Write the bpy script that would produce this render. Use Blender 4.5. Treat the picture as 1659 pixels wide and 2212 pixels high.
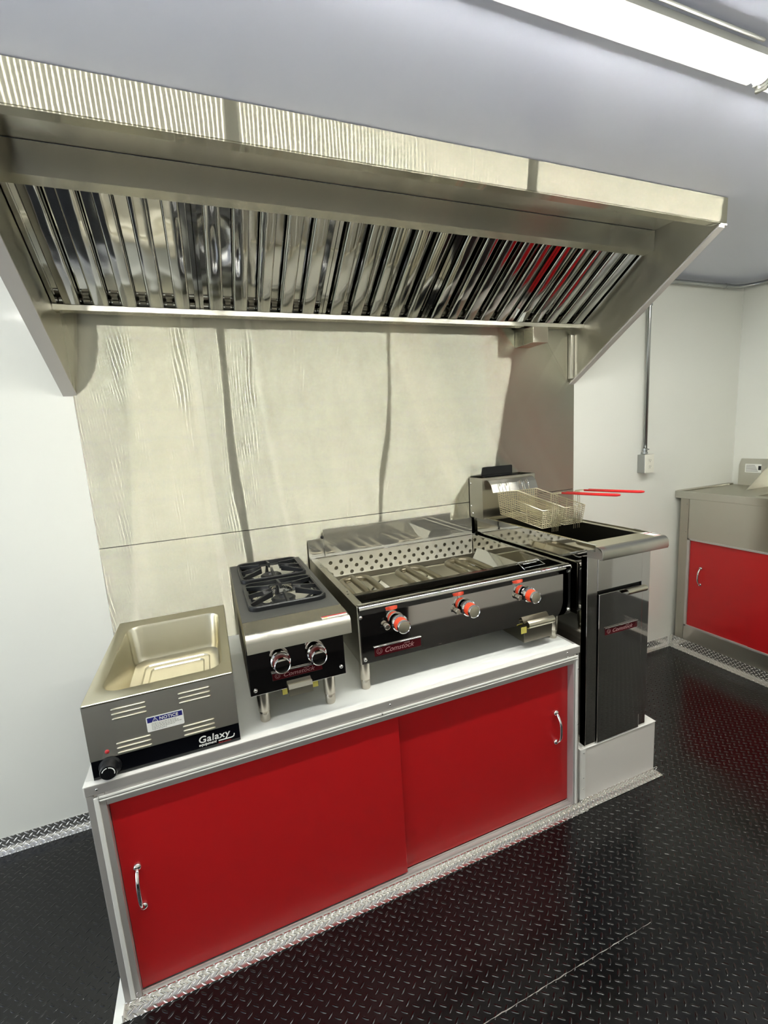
import bpy, bmesh, math, random
from mathutils import Vector, Matrix
random.seed(4)
PI = math.pi
C = bpy.context.scene.collection
sc = bpy.context.scene
for o in list(bpy.data.objects):
    bpy.data.objects.remove(o)

# ------------------------------------------------------------------ camera
cam_d = bpy.data.cameras.new('camera'); cam = bpy.data.objects.new('camera', cam_d); C.objects.link(cam)
CAM = Vector((0.39136, -2.08663, 1.54196))
yaw, pit, rol = 0.3674111, -0.16391774, -0.06287262
fw = Vector((math.sin(yaw)*math.cos(pit), math.cos(yaw)*math.cos(pit), math.sin(pit)))
r0 = fw.cross(Vector((0, 0, 1))).normalized(); u0 = r0.cross(fw)
r1 = math.cos(rol)*r0 + math.sin(rol)*u0
u1 = -math.sin(rol)*r0 + math.cos(rol)*u0
M = Matrix((r1, u1, -fw)).transposed().to_4x4(); M.translation = CAM
cam.matrix_world = M
cam_d.sensor_fit = 'HORIZONTAL'; cam_d.sensor_width = 36.0
cam_d.lens = 36.0*976.7824/1659.0
cam_d.clip_start = 0.02
sc.camera = cam

# ------------------------------------------------------------------ light / exposure
sc.view_settings.view_transform = 'Standard'; sc.view_settings.look = 'None'
sc.view_settings.gamma = 1; sc.view_settings.use_curve_mapping = False
sc.view_settings.exposure = 1.05
LED_STRENGTH = 44.5
AMBIENT = 1.0
FILL_DAYLIGHT = 19.0  # energy of the added area lamp outside the doorway
w = bpy.data.worlds.new('world'); sc.world = w; w.use_nodes = True
w.node_tree.nodes['Background'].inputs[0].default_value = (0.95, 0.97, 1.0, 1)
w.node_tree.nodes['Background'].inputs[1].default_value = AMBIENT

FLOOR = -0.025
CEIL = 2.387
XL, XR, YF = -3.2, 3.866, -2.60

# ------------------------------------------------------------------ materials
def srgb(r, g, b):
    f = lambda c: (c/255/12.92) if c/255 <= 0.04045 else ((c/255+0.055)/1.055)**2.4
    return (f(r), f(g), f(b), 1)

class NT:
    def __init__(s, name):
        s.m = bpy.data.materials.new(name); s.m.use_nodes = True
        s.t = s.m.node_tree; s.t.nodes.clear()
        s.out = s.n('ShaderNodeOutputMaterial')
    def n(s, kind, **kw):
        nd = s.t.nodes.new(kind)
        for k, v in kw.items(): setattr(nd, k, v)
        return nd
    def l(s, a, b): s.t.links.new(a, b)
    def val(s, sock, v):
        if hasattr(v, 'is_output') or isinstance(v, bpy.types.NodeSocket): s.l(v, sock)
        else: sock.default_value = v
    def math(s, op, a, b=None, c=None, clamp=False):
        nd = s.n('ShaderNodeMath', operation=op); nd.use_clamp = clamp
        s.val(nd.inputs[0], a)
        if b is not None: s.val(nd.inputs[1], b)
        if c is not None: s.val(nd.inputs[2], c)
        return nd.outputs[0]
    def pos(s):
        g = s.n('ShaderNodeNewGeometry'); sp = s.n('ShaderNodeSeparateXYZ'); s.l(g.outputs['Position'], sp.inputs[0])
        return g.outputs['Position'], sp.outputs
    def noise(s, scale, vec=None, detail=2.0, rough=0.5):
        nd = s.n('ShaderNodeTexNoise'); nd.inputs['Scale'].default_value = scale
        nd.inputs['Detail'].default_value = detail; nd.inputs['Roughness'].default_value = rough
        if vec is not None: s.l(vec, nd.inputs['Vector'])
        return nd.outputs['Fac']
    def scaled(s, vec, sx, sy, sz):
        mp = s.n('ShaderNodeMapping'); mp.inputs['Scale'].default_value = (sx, sy, sz); s.l(vec, mp.inputs['Vector'])
        return mp.outputs[0]
    def bump(s, h, strength, dist, normal=None):
        b = s.n('ShaderNodeBump'); b.inputs['Strength'].default_value = strength; b.inputs['Distance'].default_value = dist
        s.l(h, b.inputs['Height'])
        if normal is not None: s.l(normal, b.inputs['Normal'])
        return b.outputs[0]

def principled(name, color, rough=0.5, metal=0.0, coat=0.0, spec=0.5, var=0.0, wav=0.0, wavscale=3.0, grain=0.0, emit=None):
    t = NT(name); p = t.n('ShaderNodeBsdfPrincipled'); t.l(p.outputs[0], t.out.inputs[0])
    p.inputs['Base Color'].default_value = color
    p.inputs['Roughness'].default_value = rough; p.inputs['Metallic'].default_value = metal
    p.inputs['Coat Weight'].default_value = coat; p.inputs['Coat Roughness'].default_value = 0.08
    p.inputs['Specular IOR Level'].default_value = spec
    v, _ = t.pos()
    if var:
        f = t.noise(6.0, v, 3.0)
        mr = t.n('ShaderNodeMapRange'); t.l(f, mr.inputs[0]); mr.inputs[3].default_value = max(0, rough-var); mr.inputs[4].default_value = rough+var
        t.l(mr.outputs[0], p.inputs['Roughness'])
    nrm = None
    if wav: nrm = t.bump(t.noise(wavscale, v, 1.0), 1.0, wav)
    if grain: nrm = t.bump(t.noise(700.0, v, 1.0), 1.0, grain, nrm)
    if nrm is not None: t.l(nrm, p.inputs['Normal'])
    return t.m

def brushed(name, color, tangent, alpha=0.037, aniso=0.89, wav=0.0, wavscale=(2.2, 2.2, 0.7), mixrough=0.0, dist='BECKMANN'):
    t = NT(name); g = t.n('ShaderNodeBsdfAnisotropic'); g.distribution = dist
    g.inputs['Color'].default_value = color
    g.inputs['Roughness'].default_value = math.sqrt(alpha); g.inputs['Anisotropy'].default_value = aniso
    tv = t.n('ShaderNodeCombineXYZ')
    for i in range(3): tv.inputs[i].default_value = tangent[i]
    t.l(tv.outputs[0], g.inputs['Tangent'])
    v, _ = t.pos()
    if wav:
        t.l(t.bump(t.noise(1.0, t.scaled(v, *wavscale), 1.5), 1.0, wav), g.inputs['Normal'])
    if mixrough:
        g2 = t.n('ShaderNodeBsdfAnisotropic'); g2.inputs['Color'].default_value = color; g2.inputs['Roughness'].default_value = 0.55
        g2.inputs['Anisotropy'].default_value = 0.0
        mx = t.n('ShaderNodeMixShader'); mx.inputs[0].default_value = mixrough
        t.l(g.outputs[0], mx.inputs[1]); t.l(g2.outputs[0], mx.inputs[2]); t.l(mx.outputs[0], t.out.inputs[0])
    else:
        t.l(g.outputs[0], t.out.inputs[0])
    return t.m

def tread(name, color, metal, rough, pitch, depth, uv, La=0.37, Lb=0.085, coat=0.0, var=0.0, pitchv=None, pw=0.6, shine=0.0, spec=0.5):
    pitchv = pitchv or pitch
    """diamond tread: two crossed families of raised lozenges"""
    t = NT(name); p = t.n('ShaderNodeBsdfPrincipled'); t.l(p.outputs[0], t.out.inputs[0])
    p.inputs['Base Color'].default_value = color; p.inputs['Metallic'].default_value = metal
    p.inputs['Roughness'].default_value = rough; p.inputs['Coat Weight'].default_value = coat
    p.inputs['Specular IOR Level'].default_value = spec
    v, xyz = t.pos()
    X, Y, Z = xyz[0], xyz[1], xyz[2]
    if uv == 'xy': U, V = X, Y
    elif uv == 'x': U, V = X, t.math('ADD', Y, Z)
    else: U, V = Y, t.math('ADD', X, Z)
    def fam(off, flip):
        fu = t.math('SUBTRACT', t.math('FRACT', t.math('ADD', t.math('DIVIDE', U, pitch), 100.0+off)), 0.5)
        fv = t.math('SUBTRACT', t.math('FRACT', t.math('ADD', t.math('DIVIDE', V, pitchv), 100.0+off)), 0.5)
        a = t.math('MULTIPLY', t.math('ADD', fu, fv), 0.7071); b = t.math('MULTIPLY', t.math('SUBTRACT', fu, fv), 0.7071)
        if flip: a, b = b, a
        a2 = t.math('POWER', t.math('ABSOLUTE', t.math('DIVIDE', a, La)), 2.0)
        b2 = t.math('POWER', t.math('ABSOLUTE', t.math('DIVIDE', b, Lb)), 2.0)
        return t.math('SUBTRACT', 1.0, t.math('ADD', a2, b2), clamp=True)
    h = t.math('MAXIMUM', fam(0.0, False), fam(0.5, True))
    h = t.math('POWER', h, pw)
    nz = t.bump(t.noise(5.0, v, 2.0), 1.0, 0.0012)
    nrm = t.bump(h, 1.0, depth, nz)
    t.l(nrm, p.inputs['Normal'])
    if var:
        f = t.noise(3.5, v, 4.0, 0.6)
        mr = t.n('ShaderNodeMapRange'); t.l(f, mr.inputs[0]); mr.inputs[1].default_value = .3; mr.inputs[2].default_value = .7
        mr.inputs[3].default_value = rough-var; mr.inputs[4].default_value = rough+var
        ro = t.math('SUBTRACT', mr.outputs[0], t.math('MULTIPLY', h, shine), clamp=True)
        t.l(ro, p.inputs['Roughness'])
    return t.m

def led_mat():
    t = NT('led_light'); e = t.n('ShaderNodeEmission'); t.l(e.outputs[0], t.out.inputs[0])
    e.inputs[0].default_value = (1.0, 1.0, 0.93, 1)
    _, xyz = t.pos()
    f = t.math('FRACT', t.math('ADD', t.math('DIVIDE', xyz[0], 0.0145), 400.0))
    on = t.math('LESS_THAN', t.math('ABSOLUTE', t.math('SUBTRACT', f, 0.5)), 0.14)
    s = t.math('MULTIPLY_ADD', on, LED_STRENGTH*2.5, LED_STRENGTH*0.30)
    t.l(s, e.inputs[1])
    return t.m

WALL = principled('wall_skin', srgb(232, 232, 223), 0.30, coat=0.15, wav=0.004, wavscale=1.6)
CEILM = principled('ceiling_skin', srgb(206, 210, 228), 0.20, coat=0.3, wav=0.003, wavscale=1.3)
STEEL_H = brushed('brushed_steel_sheet', srgb(214, 211, 194), (1, 0.02, 0.01), wav=0.0075, wavscale=(2.6, 2.6, 0.8), alpha=0.020, aniso=0.975)
FASCIA = brushed('brushed_fascia_steel', srgb(198, 194, 176), (1, 0.02, 0.01), wav=0.0035, wavscale=(4, 4, 1.2), alpha=0.030, aniso=0.97)
STEEL_X = brushed('brushed_steel_long', srgb(205, 202, 192), (1, 0.02, 0.01), alpha=0.06, aniso=0.80, wav=0.001)
STEEL_Y = brushed('brushed_steel_side', srgb(196, 194, 184), (0.01, 1, 0.02), alpha=0.08, aniso=0.70)
STEEL_Z = brushed('brushed_steel_upright', srgb(190, 187, 176), (0.01, 0.02, 1), alpha=0.10, aniso=0.60)
SATIN = brushed('satin_steel', srgb(214, 209, 190), (1, 0.02, 0.01), alpha=0.11, aniso=0.35)
SATIN_D = brushed('satin_steel_panel', srgb(190, 187, 182), (1, 0.02, 0.01), alpha=0.07, aniso=0.75)
MIRROR = principled('polished_steel', srgb(208, 205, 196), 0.06, metal=1.0, wav=0.0012, wavscale=5.0)
MIRROR_F = principled('polished_steel_panel', srgb(200, 196, 192), 0.04, metal=1.0, wav=0.0006, wavscale=3.5)
BAFFLE = principled('polished_baffle_steel', srgb(206, 206, 203), 0.07, metal=1.0, wav=0.003, wavscale=7.0)
GUARD = brushed('guard_steel', srgb(222, 221, 212), (1, 0.02, 0.01), alpha=0.0008, aniso=0.0, mixrough=0.28)
CHROME = principled('chrome', srgb(225, 224, 222), 0.04, metal=1.0)
ALU = principled('aluminium_extrusion', srgb(196, 192, 188), 0.42, metal=0.55, var=0.05)
ALU_L = principled('white_aluminium', srgb(236, 235, 230), 0.45, metal=0.1)
GALV = principled('galvanised_conduit', srgb(170, 172, 170), 0.30, metal=1.0, var=0.08)
TUBE = principled('burner_tube_steel', srgb(140, 132, 112), 0.36, metal=1.0, var=0.1)
COUNTER = principled('white_counter_sheet', srgb(246, 248, 244), 0.18, coat=0.45)
CURB = principled('white_curb_paint', srgb(226, 222, 216), 0.40)
RED = principled('red_gloss_panel', srgb(186, 22, 26), 0.34, coat=0.30, grain=0.00003)
BLACKMAT = principled('black_enamel', srgb(66, 66, 63), 0.55, var=0.05)
BRIGHT = principled('bright_liner_steel', srgb(242, 240, 230), 0.24, metal=0.7, wav=0.003, wavscale=12.0)
IRON = principled('cast_iron', srgb(22, 23, 25), 0.38, grain=0.0001)
BLACKP = principled('black_plastic', srgb(14, 15, 18), 0.30)
BLACKG = principled('black_gloss_band', srgb(6, 7, 12), 0.12)
DARK = principled('dark_interior', srgb(20, 20, 20), 0.5)
DARKSTEEL = principled('dark_steel', srgb(120, 116, 105), 0.28, metal=1.0)
ORANGE = principled('orange_red_grip', srgb(238, 74, 36), 0.35)
MAROON = principled('maroon_badge', srgb(72, 8, 17), 0.25)
REDKNOB = principled('deep_red_grip', srgb(130, 24, 22), 0.3)
REDGRIP = principled('red_vinyl_grip', srgb(214, 32, 34), 0.35)
WIRE = principled('wire_steel', srgb(236, 228, 200), 0.38, metal=1.0)
WHITE = principled('white_paint', srgb(238, 238, 232), 0.45)
LETTER = principled('white_print', srgb(232, 232, 228), 0.5)
LETTER_P = principled('silver_print', srgb(168, 122, 124), 0.4)
BLUE = principled('blue_print', srgb(24, 26, 110), 0.5)
GREYPR = principled('grey_print', srgb(120, 120, 112), 0.6)
REDPR = principled('red_print', srgb(176, 44, 48), 0.5)
YELLOW = principled('yellow_sticker', srgb(206, 196, 96), 0.5)
PLATE = principled('outlet_plastic', srgb(232, 230, 216), 0.35)
FLOORM = tread('black_diamond_vinyl', srgb(8, 8, 9), 0.0, 0.20, 0.0345, 0.0013, 'xy', coat=0.0, var=0.05, La=.33, Lb=.105, pitchv=0.0307, pw=1.0, shine=0.14, spec=0.55)
TREAD_X = tread('diamond_plate_strip', srgb(232, 230, 226), 1.0, 0.20, 0.026, 0.0040, 'x', var=0.04, La=.40, Lb=.11)
TREAD_Y = tread('diamond_plate_strip_side', srgb(232, 230, 226), 1.0, 0.20, 0.026, 0.0040, 'y', var=0.04, La=.40, Lb=.11)
LED = led_mat()

# ------------------------------------------------------------------ helpers
ORG = {}
def tag(o, label=None, cat=None, group=None, kind=None):
    if label: o['label'] = label
    if cat: o['category'] = cat
    if group: o['group'] = group
    if kind: o['kind'] = kind
    return o
def thing(name, loc, label, cat, group=None):
    o = bpy.data.objects.new(name, None); C.objects.link(o); o.location = loc; o.empty_display_size = 0.05
    ORG[o.name] = Vector(loc)
    return tag(o, label, cat, group)
def obj(name, bm, mat, parent=None, smooth=None, origin=None, wedge=None):
    """bm holds world coordinates; the mesh becomes ONE object, child of parent"""
    bmesh.ops.recalc_face_normals(bm, faces=bm.faces[:])
    org = Vector(origin) if origin else (ORG[parent.name] if parent is not None else Vector((0, 0, 0)))
    bmesh.ops.translate(bm, verts=bm.verts[:], vec=-org)
    me = bpy.data.meshes.new(name); bm.to_mesh(me); bm.free()
    mats = mat if isinstance(mat, (list, tuple)) else [mat]
    for m in mats: me.materials.append(m)
    o = bpy.data.objects.new(name, me); C.objects.link(o)
    if smooth:
        me.shade_smooth()
        if smooth < 3:
            try: me.set_sharp_from_angle(angle=smooth)
            except Exception: pass
    if parent is not None:
        o.parent = parent
        o.location = org - ORG[parent.name]
    else: o.location = org
    ORG[o.name] = org
    return o
def struct(name, bm, mat, smooth=None): return tag(obj(name, bm, mat, None, smooth), kind='structure')
def BM(): return bmesh.new()
def quadbox(bm, P, mi=0):
    v = [bm.verts.new(p) for p in P]
    for f in ((0, 3, 2, 1), (4, 5, 6, 7), (0, 1, 5, 4), (1, 2, 6, 5), (2, 3, 7, 6), (3, 0, 4, 7)):
        fc = bm.faces.new([v[i] for i in f]); fc.material_index = mi
    return v
def box(bm, x0, x1, y0, y1, z0, z1, bev=0.0, mi=0, seg=2):
    b = BM() if bev else bm
    quadbox(b, [(x0, y0, z0), (x1, y0, z0), (x1, y1, z0), (x0, y1, z0), (x0, y0, z1), (x1, y0, z1), (x1, y1, z1), (x0, y1, z1)], mi)
    if bev:
        bmesh.ops.bevel(b, geom=b.edges[:], offset=bev, segments=seg, profile=0.5, affect='EDGES')
        for f in b.faces: f.material_index = mi
        merge(bm, b)
    return bm
def merge(bm, b):
    mp = {}
    for v in b.verts: mp[v] = bm.verts.new(v.co)
    for f in b.faces:
        try: nf = bm.faces.new([mp[v] for v in f.verts]); nf.material_index = f.material_index; nf.smooth = f.smooth
        except ValueError: pass
    b.free()
def prism(bm, prof, axis, a, b, mi=0):
    """closed 2D profile extruded along axis ('x': prof=(y,z); 'y': prof=(x,z); 'z': prof=(x,y))"""
    def P(p, t):
        return {'x': (t, p[0], p[1]), 'y': (p[0], t, p[1]), 'z': (p[0], p[1], t)}[axis]
    A = [bm.verts.new(P(p, a)) for p in prof]; B = [bm.verts.new(P(p, b)) for p in prof]
    n = len(prof)
    for i in range(n):
        bm.faces.new([A[i], A[(i+1) % n], B[(i+1) % n], B[i]]).material_index = mi
    bm.faces.new(A[::-1]).material_index = mi; bm.faces.new(B).material_index = mi
    return bm
def sheet(bm, path, axis, a, b, th):
    """open 2D polyline given a thickness and extruded"""
    n = len(path); L = []; R = []
    for i in range(n):
        p = Vector(path[i])
        d = Vector((0, 0))
        if i > 0: d += (p-Vector(path[i-1])).normalized()
        if i < n-1: d += (Vector(path[i+1])-p).normalized()
        d.normalize(); nn = Vector((-d.y, d.x))*th/2
        L.append(tuple(p+nn)); R.append(tuple(p-nn))
    def P(p, t):
        return {'x': (t, p[0], p[1]), 'y': (p[0], t, p[1]), 'z': (p[0], p[1], t)}[axis]
    vs = [[bm.verts.new(P(q, t)) for q in S] for t in (a, b) for S in (L, R)]
    La, Ra, Lb, Rb = vs
    for i in range(n-1):
        bm.faces.new([La[i], La[i+1], Lb[i+1], Lb[i]]); bm.faces.new([Ra[i+1], Ra[i], Rb[i], Rb[i+1]])
        bm.faces.new([La[i], Ra[i], Ra[i+1], La[i+1]]); bm.faces.new([Lb[i+1], Rb[i+1], Rb[i], Lb[i]])
    bm.faces.new([La[0], Lb[0], Rb[0], Ra[0]]); bm.faces.new([La[-1], Ra[-1], Rb[-1], Lb[-1]])
    return bm
def tube(bm, pts, r, n=8, closed=False, cap=True, mi=0):
    pts = [Vector(p) for p in pts]; m = len(pts)
    rr = r if isinstance(r, (list, tuple)) else [r]*m
    rings = []; prev = None
    for i, p in enumerate(pts):
        if closed: d = (pts[(i+1) % m]-pts[i-1]).normalized()
        else:
            d = Vector((0, 0, 0))
            if i > 0: d += (p-pts[i-1]).normalized()
            if i < m-1: d += (pts[i+1]-p).normalized()
            d.normalize()
        if prev is None:
            a = d.orthogonal().normalized()
        else:
            a = (prev-d*prev.dot(d))
            a = a.normalized() if a.length > 1e-6 else d.orthogonal().normalized()
        prev = a; b = d.cross(a)
        rings.append([bm.verts.new(p+rr[i]*(math.cos(2*PI*k/n)*a+math.sin(2*PI*k/n)*b)) for k in range(n)])
    rng = range(m if closed else m-1)
    for i in rng:
        A = rings[i]; B = rings[(i+1) % m]
        for k in range(n): bm.faces.new([A[k], A[(k+1) % n], B[(k+1) % n], B[k]]).material_index = mi
    if cap and not closed:
        bm.faces.new(rings[0][::-1]).material_index = mi; bm.faces.new(rings[-1]).material_index = mi
    return bm
def lathe(bm, c, axis, prof, n=32, mi=None):
    """prof: list of (radius, distance along axis)"""
    c = Vector(c); ax = Vector(axis).normalized(); a = ax.orthogonal().normalized(); b = ax.cross(a)
    rings = []
    for (r, t) in prof:
        if r < 1e-6: rings.append([bm.verts.new(c+ax*t)])
        else: rings.append([bm.verts.new(c+ax*t+r*(math.cos(2*PI*k/n)*a+math.sin(2*PI*k/n)*b)) for k in range(n)])
    for i in range(len(rings)-1):
        A, B = rings[i], rings[i+1]; m = mi[i] if mi else 0
        for k in range(n):
            k2 = (k+1) % n
            if len(A) == 1 and len(B) == 1: continue
            if len(A) == 1: f = bm.faces.new([A[0], B[k2], B[k]])
            elif len(B) == 1: f = bm.faces.new([A[k], A[k2], B[0]])
            else: f = bm.faces.new([A[k], A[k2], B[k2], B[k]])
            f.material_index = m
    return bm
def rrect(x0, x1, y0, y1, r, n=6):
    out = []
    for cx, cy, a0 in ((x1-r, y1-r, 0), (x0+r, y1-r, 90), (x0+r, y0+r, 180), (x1-r, y0+r, 270)):
        for k in range(n+1):
            a = math.radians(a0+90*k/n); out.append((cx+r*math.cos(a), cy+r*math.sin(a)))
    return out
def loft(bm, loops, capA=False, capB=False):
    V = [[bm.verts.new(p) for p in L] for L in loops]; n = len(V[0])
    for A, B in zip(V[:-1], V[1:]):
        for k in range(n): bm.faces.new([A[k], A[(k+1) % n], B[(k+1) % n], B[k]])
    if capA: bm.faces.new(V[0][::-1])
    if capB: bm.faces.new(V[-1])
    return V
def arc(cx, cy, r, a0, a1, n=6):
    return [(cx+r*math.cos(math.radians(a0+(a1-a0)*k/n)), cy+r*math.sin(math.radians(a0+(a1-a0)*k/n))) for k in range(n+1)]
def text(name, s, size, loc, mat, parent, shear=0.0, facing='front', bold=0.0, sx=1.0, space=1.0, align='LEFT'):
    """lettering standing on a surface facing -Y ('front') or +Z ('top') or -X ('side')"""
    cu = bpy.data.curves.new('lettering', 'FONT'); cu.body = s; cu.size = size; cu.extrude = 0.0002
    cu.shear = shear; cu.space_character = space; cu.offset = bold; cu.align_x = align; cu.resolution_u = 3
    to = bpy.data.objects.new('tmp_text', cu); C.objects.link(to)
    dg = bpy.context.evaluated_depsgraph_get(); dg.update()
    me = bpy.data.meshes.new_from_object(to.evaluated_get(dg))
    bpy.data.objects.remove(to); bpy.data.curves.remove(cu)
    bm = BM(); bm.from_mesh(me); bpy.data.meshes.remove(me)
    rot = {'front': Matrix.Rotation(PI/2, 4, 'X'), 'top': Matrix.Identity(4),
           'side': Matrix.Rotation(-PI/2, 4, 'Z') @ Matrix.Rotation(PI/2, 4, 'X')}[facing]
    bmesh.ops.transform(bm, matrix=Matrix.Translation(Vector(loc)) @ rot @ Matrix.Diagonal((sx, 1, 1, 1)), verts=bm.verts[:])
    return obj(name, bm, mat, parent)
def screws(name, pts, r, axis, mat, parent):
    out = []
    for p in pts:
        b = BM(); lathe(b, p, axis, [(0, -r*0.2), (r, -r*0.2), (r*0.95, r*0.25), (r*0.6, r*0.55), (0, r*0.6)], 12)
        out.append(obj(name, b, mat, parent, smooth=0.9))
    return out

# ================================================================== ROOM
def wallbox(name, a, mat):
    b = BM(); box(b, *a); return struct(name, b, mat)
wallbox('floor', (XL-.1, XR+.1, YF-.1, .1, FLOOR-.05, FLOOR), FLOORM)
wallbox('ceiling', (XL-.1, XR+.1, YF-.1, .1, CEIL, CEIL+.05), CEILM)
wallbox('wall_back', (XL-.1, XR+.1, 0, .1, FLOOR, CEIL), WALL)
wallbox('wall_right', (XR, XR+.1, YF, 0, FLOOR, CEIL), WALL)
box_f = (XL-.1, XR+.1, YF-.1, YF, FLOOR, CEIL); wallbox('wall_front', box_f, WALL)
# unseen doorway added at the left end for fill, daylight comes in through it
b = BM(); DY0, DY1, DZ1 = -2.35, -.30, 2.15
box(b, XL-.1, XL, YF, DY0, FLOOR, CEIL); box(b, XL-.1, XL, DY1, 0, FLOOR, CEIL); box(b, XL-.1, XL, DY0, DY1, DZ1, CEIL)
struct('wall_left', b, WALL)
b = BM(); box(b, XL-.11, XL+.01, DY0-.03, DY0, FLOOR+.001, DZ1+.03); box(b, XL-.11, XL+.01, DY1, DY1+.03, FLOOR+.001, DZ1+.03); box(b, XL-.11, XL+.01, DY0, DY1, DZ1, DZ1+.03)
struct('added_doorway', b, ALU_L)  # frame of the added doorway, out of view
ld = bpy.data.lights.new('fill_daylight', 'AREA'); ld.shape = 'RECTANGLE'; ld.size = DY1-DY0-.05; ld.size_y = DZ1-.05  # fill lamp added beyond the unseen doorway
ld.energy = FILL_DAYLIGHT; ld.color = (0.80, 0.90, 1.0)
lo = bpy.data.objects.new('fill_daylight', ld); C.objects.link(lo); lo.location = (XL-.09, (DY0+DY1)/2, DZ1/2); lo.rotation_euler = (PI/2, 0, -PI/2)
# aluminium tread angle along the foot of the back wall, and by the sink
b = BM(); sheet(b, [(-.001, .037), (-.004, FLOOR+.004), (-.030, FLOOR+.002)], 'x', XL, -.01, .003); struct('baseboard_back', b, TREAD_X)
b = BM(); sheet(b, [(-.001, .037), (-.004, FLOOR+.004), (-.030, FLOOR+.002)], 'x', 2.11, 3.27, .003); struct('baseboard_back.001', b, TREAD_X)
b = BM(); sheet(b, [(3.296, .050), (3.293, FLOOR+.004), (3.258, FLOOR+.002)], 'y', -2.0, -.005, .003); struct('baseboard_right', b, TREAD_Y)
b = BM(); box(b, XL, 1.77, YF, YF+.03, FLOOR, .34); struct('dark_reflect_band', b, DARK)  # unseen dark band, added for what the polished fronts reflect
# tread strip folded round the cabinet run
b = BM()
sheet(b, [(-.814, .002), (-.816, FLOOR+.003), (-.842, FLOOR+.002)], 'x', -.004, 1.69, .003)
sheet(b, [(-.808, .000), (-.811, FLOOR+.003), (-.838, FLOOR+.002)], 'x', 1.69, 2.125, .003)
struct('trim_1', b, TREAD_X)
b = BM()
sheet(b, [(-.002, .002), (-.004, FLOOR+.003), (-.030, FLOOR+.002)], 'y', -.842, -.35, .003)
struct('trim_2', b, WHITE)
# seam of the floor sheet, its broken highlight built as a bright thread
b = BM(); pts = [(.2+.012*i, -1.246+random.uniform(-.0009, .0009), FLOOR+.0002) for i in range(112)]
tube(b, pts, [random.choice((.0003, .0007, .0010, .0012)) * (1 if i < 100 else .5) for i in range(112)], 6); struct('trim_3', b, ALU)

# ================================================================== BACKSPLASH
for nm, z0, z1, lb in (('backsplash_sheet', 1.1695, 2.09, 'upper brushed steel backsplash sheet, tall, between hood and thin seam'),
                       ('backsplash_sheet', .62, 1.1665, 'lower brushed steel backsplash sheet, under the thin seam behind the appliances')):
    b = BM(); box(b, -.046, 2.408, -.004, -.0005, z0, z1)
    bso = tag(obj(nm, b, STEEL_H), lb, 'backsplash')
b = BM(); box(b, -.045, 2.407, -.0012, -.0006, 1.1666, 1.1694); obj('seam_gap', b, DARK, bso)
for i in range(4):
    b = BM(); lathe(b, (.05+.76*i, -.004, 1.160), (0, -1, 0), [(.0035, 0), (.003, .001), (0, .0014)], 10); obj('rivet', b, CHROME, bso)

# ================================================================== HOOD
hood = thing('range_hood', (1.17, 0, 2.38), 'wide brushed stainless range hood under the ceiling with sloping sides', 'range hood')
HX0, HX1 = -.043, 2.383
b = BM(); prism(b, [(-.79, 2.290), (-.79, CEIL-.002), (-.775, CEIL-.002), (-.775, 2.296), (-.755, 2.296), (-.755, 2.290)], 'x', HX0-.038, HX1+.038)
bmesh.ops.bevel(b, geom=[e for e in b.edges if abs(e.verts[0].co.y+.79) < 1e-4 and abs(e.verts[1].co.y+.79) < 1e-4], offset=.003, segments=2, affect='EDGES')
obj('fascia', b, FASCIA, hood)
for s, x0, x1 in ((-1, HX0-.038, HX0), (1, HX1, HX1+.038)):
    b = BM(); prism(b, [(-.001, CEIL-.002), (-.7745, CEIL-.002), (-.7745, 2.2895), (-.79, 2.2895), (-.7895, 2.284), (-.001, 1.778)], 'x', x0, x1)
    obj('side_panel', b, STEEL_Y, hood)
    b = BM()   # raised edge along the sloping underside
    prism(b, [(-.790, 2.2835), (-.789, 2.274), (-.001, 1.769), (-.001, 1.7775)], 'x', x0+(.002 if s < 0 else -.009), x1+(.009 if s < 0 else -.014))
    obj('edge_flange', b, ALU, hood)
b = BM(); sheet(b, [(-.774, 2.3795), (-.506, 2.3795)], 'x', HX0+.001, HX1-.001, .003); obj('inner_ceiling', b, STEEL_X, hood)
b = BM(); sheet(b, [(-.505, 2.376), (-.505, 2.293), (-.452, 2.293), (-.452, 2.303)], 'x', HX0+.001, HX1-.001, .003); obj('filter_rail', b, STEEL_X, hood)
b = BM(); sheet(b, [(-.1025, 2.074), (-.1025, 2.0565), (-.060, 2.0565), (-.060, 2.066)], 'x', HX0+.001, HX1-.001, .003); obj('grease_gutter', b, STEEL_X, hood)
b = BM(); sheet(b, [(-.44, 2.365), (-.03, 2.090), (-.012, 2.080)], 'x', HX0+.001, HX1-.001, .003); sheet(b, [(-.032, 2.090), (-.061, 2.070), (-.061, 2.064)], 'x', HX0+.001, HX1-.001, .002); obj('plenum_back', b, DARKSTEEL, hood)
b = BM(); box(b, HX1-.022, HX1-.001, -.03, -.005, 1.80, 2.04, .004); obj('corner_strip', b, STEEL_Z, hood)
b = BM(); box(b, 2.0, 2.095, -.150, -.005, 1.967, 2.044, .002); bx = obj('junction_box', b, STEEL_H, hood)
tag(bx, 'small square steel box under the gutter')
b = BM(); box(b, 1.9995, 2.0955, -.075, -.073, 1.9665, 2.0445); obj('box_seam', b, DARKSTEEL, bx)

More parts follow.
